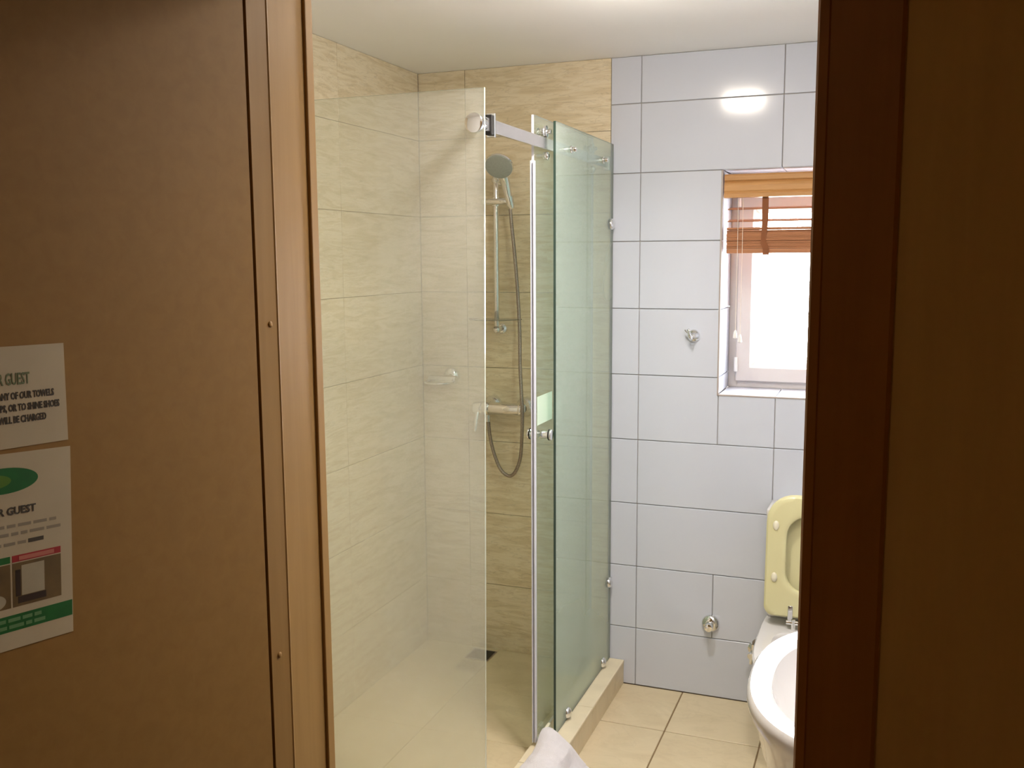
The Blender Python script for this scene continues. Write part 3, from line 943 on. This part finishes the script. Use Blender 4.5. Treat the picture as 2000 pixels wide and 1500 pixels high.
part('cistern_lid', bx((TX - 0.190, -0.156, 0.765), (TX + 0.190, -0.002, 0.795), 0.008, 3), 'ceramic', cis, None, True)
bm = bmesh.new(); cyl(bm, (TX, -0.075, 0.795), (TX, -0.075, 0.802), 0.02, seg=24, bevel=0.002)
part('flush_button', bm, 'chrome', cis, None, True)
# seat ring and lid: drawn in a local frame (x right, y up along the seat), tilted back
ang = math.radians(4.5)
SM = Matrix.Translation((TX, -0.232, 0.440)) @ Matrix.Rotation(math.radians(90) - ang, 4, 'X')
# local y -> up (z), local z -> towards -Y
def seat_outline(w, h, rt, rb_, n=8, cy=0.0):
    pts = []
    for (sx, sy, a0, r) in ((1, 1, 0, rt), (-1, 1, 90, rt), (-1, -1, 180, rb_), (1, -1, 270, rb_)):
        for k in range(n + 1):
            a = math.radians(a0 + 90 * k / n)
            pts.append((sx * (w / 2 - r) + r * math.cos(a), cy + sy * (h / 2 - r) + r * math.sin(a)))
    return pts
OW, OH = 0.364, 0.420
o0 = lambda ins: seat_outline(OW - 2 * ins, OH - 2 * ins, 0.095 - ins * 0.6, 0.034 - ins * 0.4, cy=0.21)
i0 = lambda ins: seat_outline(0.226 + 2 * ins, 0.262 + 2 * ins, 0.068 + ins * 0.5, 0.068 + ins * 0.5, cy=0.219)
def L3(pts, z):
    return [(x, y, z) for x, y in pts]
bm = bmesh.new()
loft(bm, [L3(o0(0.004), -0.010), L3(o0(0.0), -0.006), L3(o0(0.0), 0.003), L3(o0(0.006), 0.009), L3(o0(0.016), 0.010), L3(i0(0.018), 0.0085), L3(i0(0.008), 0.0095), L3(i0(0.002), 0.006), L3(i0(0.0), 0.0), L3(i0(0.0), -0.010), L3(o0(0.004), -0.010)], False, False)
bm.transform(SM)
seat = part('seat_ring', bm, 'seat', tl, 'pale yellow plastic seat ring', True)
bm = bmesh.new()
loft(bm, [L3(o0(0.012), -0.046), L3(o0(0.002), -0.040), L3(o0(-0.002), -0.020), L3(o0(0.002), -0.012), L3(o0(0.012), -0.012), L3(o0(0.016), -0.030), L3(i0(-0.02), -0.034)])
bm.transform(SM)
part('seat_lid', bm, 'seat', tl, 'pale yellow plastic seat lid', True)
for sx in (-1, 1):
    for y in (0.316, 0.136):
        bm = bmesh.new(); ball(bm, (sx * 0.150, y, 0.0105), 0.0125, (0.85, 1.35, 0.55), 18)
        bm.transform(SM)
        part('bumper_pad', bm, 'bumper', seat, 'ivory rubber pad', True)
    bm = bmesh.new()
    box(bm, (sx * 0.092 - 0.0085, -0.012, 0.0095), (sx * 0.092 + 0.0085, 0.042, 0.013), 0.0015)
    cyl(bm, (sx * 0.092, 0.030, 0.012), (sx * 0.092, 0.030, 0.016), 0.0055, seg=14)
    cyl(bm, (sx * 0.092 - 0.012, -0.016, 0.010), (sx * 0.092 + 0.036 * -sx + 0.012, -0.016, 0.010), 0.008, seg=16)
    bm.transform(SM)
    cyl(bm, (TX + sx * 0.080, -0.246, 0.398), (TX + sx * 0.080, -0.244, 0.438), 0.0075, seg=16)
    part('hinge', bm, 'chrome', seat, 'chrome seat hinge', True)

# ------------------------------------------------------------------ wash basin on the right wall
BC = Vector((1.80, -1.605))
ws = thing('wash_basin', 'white ceramic pedestal wash basin against the right wall', 'basin', (1.80, -1.605, 0))
def basin_ring(s, z, a=0.262, b=0.325, n=2.35, cnt=72, cx=0.0):
    out = []
    for k in range(cnt):
        t = 2 * math.pi * k / cnt
        c, sn = math.cos(t), math.sin(t)
        x = BC.x + cx + s * a * math.copysign(abs(c) ** (2 / n), c)
        y = BC.y + s * b * math.copysign(abs(sn) ** (2 / n), sn)
        out.append((min(x, 1.998), y, z))
    return out
bm = bmesh.new()
loft(bm, [basin_ring(0.72, 0.60), basin_ring(0.79, 0.645), basin_ring(0.88, 0.705), basin_ring(0.93, 0.765), basin_ring(0.99, 0.795), basin_ring(1.0, 0.810), basin_ring(0.992, 0.822), basin_ring(0.972, 0.828),
          basin_ring(0.950, 0.8275), basin_ring(0.90, 0.8265), basin_ring(0.82, 0.825, cx=-0.006), basin_ring(0.785, 0.820, cx=-0.008), basin_ring(0.755, 0.800, cx=-0.01), basin_ring(0.60, 0.725, cx=-0.02), basin_ring(0.42, 0.690, cx=-0.02), basin_ring(0.08, 0.680, cx=-0.02)])
part('bowl', bm, 'ceramic', ws, None, True)
bm = bmesh.new()
def ped(sa, sb, z):
    return [(BC.x - 0.02 + sa * math.cos(2 * math.pi * k / 32), BC.y + sb * math.sin(2 * math.pi * k / 32), z) for k in range(32)]
loft(bm, [ped(0.19, 0.15, 0.0), ped(0.188, 0.148, 0.03), ped(0.175, 0.125, 0.10), ped(0.180, 0.13, 0.45), ped(0.19, 0.16, 0.62)])
part('pedestal', bm, 'ceramic', ws, None, True)
bm = bmesh.new()
cyl(bm, (1.93, -1.605, 0.815), (1.93, -1.605, 0.90), 0.021, seg=22, bevel=0.004)
tube(bm, [(1.925, -1.605, 0.87), (1.87, -1.605, 0.885), (1.81, -1.605, 0.872)], [0.014, 0.012, 0.010], seg=14)
tube(bm, [(1.93, -1.605, 0.90), (1.93, -1.605, 0.925), (1.89, -1.605, 0.945)], [0.016, 0.012, 0.006], seg=12)
part('tap', bm, 'chrome', ws, 'chrome mixer tap', True)

# ------------------------------------------------------------------ towel draped over the curb
bm = bmesh.new()
prof = [(0.775, 0.103), (0.800, 0.112), (0.830, 0.112), (0.852, 0.110), (0.870, 0.101), (0.882, 0.080), (0.894, 0.056), (0.910, 0.034), (0.936, 0.016), (0.98, 0.007), (1.04, 0.005)]
ns, ntw = 44, 40
def prof_at(s):
    t = s * (len(prof) - 1)
    i = min(int(t), len(prof) - 2)
    f_ = t - i
    return (prof[i][0] * (1 - f_) + prof[i + 1][0] * f_, prof[i][1] * (1 - f_) + prof[i + 1][1] * f_)
grid = []
for j in range(ntw + 1):
    v = j / ntw
    row = []
    for i in range(ns + 1):
        s = i / ns
        x, z = prof_at(s)
        y = -0.725 - 0.45 * v
        y += 0.03 * max(0, s - 0.45) * (1 - v)
        fold = 0.010 * math.sin(7.5 * v + 3.2 * s) * (0.4 + s) + 0.006 * math.sin(17 * v - 5 * s)
        if s < 0.38:
            z += abs(fold) * 0.8 + 0.042 * math.exp(-((v - 0.02) / 0.09) ** 2) * math.exp(-((s - 0.05) / 0.19) ** 2)
        elif s < 0.72:
            x += abs(fold) * 1.2
            z += abs(fold) * 0.4
        else:
            z += abs(fold) * 0.9
        x -= 0.02 * v * (1 - s)
        row.append((x, y, z))
    grid.append(row)
top = [[bm.verts.new(p) for p in r] for r in grid]
for j in range(ntw):
    for i in range(ns):
        bm.faces.new((top[j][i], top[j + 1][i], top[j + 1][i + 1], top[j][i + 1]))
bmesh.ops.recalc_face_normals(bm, faces=bm.faces)
tw = tag(obj('towel', bm, 'towel', None, True), 'white towel draped over the shower curb', 'towel')
so = tw.modifiers.new('thick', 'SOLIDIFY'); so.thickness = 0.004; so.offset = -1
sb = tw.modifiers.new('sub', 'SUBSURF'); sb.levels = 1; sb.render_levels = 1

# ------------------------------------------------------------------ notices on the door leaf
dg = None
def text_mesh(body, size, sx=1.0, depth=0.0002, bold=0.0):
    cu = bpy.data.curves.new('lettering', 'FONT')
    cu.body = body
    cu.size = size
    cu.extrude = depth
    cu.offset = bold
    cu.align_x = 'RIGHT'
    cu.resolution_u = 2
    to = bpy.data.objects.new('lettering', cu)
    COL.objects.link(to)
    bpy.context.view_layer.update()
    me = bpy.data.meshes.new_from_object(to.evaluated_get(bpy.context.evaluated_depsgraph_get()))
    bpy.data.objects.remove(to)
    bpy.data.curves.remove(cu)
    for v in me.vertices:
        v.co.x *= sx
    return me
class Sheet:
    """flat paper on the leaf: local x towards the hinge, y up, z out; origin at its upper right corner"""
    def __init__(s, name, label, u, z, w, h, rot=0.0, shear=0.0):
        s.w, s.h, s.ky = w, h, 1.0
        bm = bmesh.new()
        box(bm, (-w, -h, 0), (0, 0, 0.0006))
        s.o = tag(obj(name, bm, 'paper'), label, 'notice')
        s.o.matrix_world = leafmat(u, z, 0.0004) @ Matrix.Rotation(rot, 4, 'Z')
    def rect(s, name, x0, y0, x1, y1, mat, lift=0.0007, label=None):
        bm = bx((x0, y0 * s.ky, lift - 0.0002), (x1, y1 * s.ky, lift + 0.0001))
        return part(name, bm, mat, s.o, label)
    def ell(s, name, cx, cy, rx, ry, mat, lift=0.0007):
        bm = bmesh.new()
        loft(bm, [[(cx + rx * math.cos(2 * math.pi * k / 40), cy * s.ky + ry * math.sin(2 * math.pi * k / 40), z) for k in range(40)] for z in (lift - 0.0002, lift + 0.0001)])
        return part(name, bm, mat, s.o)
    def text(s, body, xr, yb, size, mat, sx=1.0, lift=0.0009, bold=0.0):
        me = text_mesh(body, size, sx, bold=bold)
        me.materials.append(M[mat])
        o = bpy.data.objects.new('lettering', me)
        COL.objects.link(o)
        o.parent = s.o
        o.location = (xr, yb * s.ky, lift)
        return o
s1 = Sheet('towel_notice', 'upper laminated paper notice with capital lettering on the wooden door', 0.338, 1.568, 0.19, 0.128, math.radians(-1.0))
s1.text('DEAR GUEST', -0.049, -0.048, 0.0205, 'ink_green', 0.52, bold=0.0004)
s1.text('USE ANY OF OUR TOWELS', -0.017, -0.0665, 0.0122, 'ink', 0.60, bold=0.0004)
s1.text('UPS, OR TO SHINE SHOES', -0.010, -0.0815, 0.0122, 'ink', 0.60, bold=0.0004)
s1.text('WILL BE CHARGED', -0.029, -0.0965, 0.0122, 'ink', 0.60, bold=0.0004)
s2 = Sheet('guest_notice', 'lower laminated paper notice with green oval and printed photographs on the wooden door', 0.338, 1.431, 0.205, 0.252, math.radians(-3.0))
s2.ky = 0.953
s2.ell('green_oval', -0.093, -0.036, 0.047, 0.0165, 'green')
s2.ell('oval_centre', -0.108, -0.036, 0.026, 0.009, 'lime', 0.0009)
s2.text('DEAR GUEST', -0.050, -0.082, 0.0135, 'ink', 0.95, bold=0.0004)
def words(y, xr, xl, h, mat, seedv):
    rnd = random.Random(seedv)
    x = xr
    while x > xl:
        wd = rnd.uniform(0.008, 0.020)
        s2.rect('text_line', x - wd, y - h / 2, x, y + h / 2, mat)
        x -= wd + 0.0035
words(-0.0975, -0.022, -0.17, 0.0042, 'ink_grey', 1)
words(-0.1085, -0.016, -0.17, 0.0042, 'ink_grey', 2)
s2.rect('text_line', -0.061, -0.124, -0.040, -0.1185, 'ink')
words(-0.1215, -0.064, -0.16, 0.0042, 'ink_grey', 3)
s2.rect('red_band', -0.083, -0.147, -0.0165, -0.138, 'red')
s2.rect('red_band_print', -0.074, -0.1455, -0.026, -0.140, 'pink', 0.0009)
s2.rect('green_band', -0.152, -0.147, -0.0855, -0.138, 'green')
ph = s2.rect('printed_photo', -0.083, -0.208, -0.0165, -0.1485, 'photo_brown')
s2.rect('photo_print', -0.071, -0.194, -0.040, -0.153, 'photo_light', 0.0009)
s2.rect('photo_print', -0.076, -0.204, -0.038, -0.195, 'photo_dark', 0.0009)
s2.rect('photo_print', -0.079, -0.194, -0.0725, -0.158, 'photo_dark', 0.0009)
s2.rect('printed_photo', -0.152, -0.208, -0.0855, -0.1485, 'photo_brown')
s2.ell('photo_print', -0.108, -0.197, 0.016, 0.010, 'photo_light', 0.0009)
s2.rect('footer_band', -0.204, -0.240, -0.001, -0.218, 'green')
for y, xr in ((-0.2245, -0.045), (-0.2335, -0.040)):
    rnd = random.Random(int(-y * 1e4))
    x = xr
    while x > -0.19:
        wd = rnd.uniform(0.008, 0.02)
        s2.rect('footer_print', x - wd, y - 0.0024, x, y + 0.0024, 'pale_green', 0.0009)
        x -= wd + 0.003
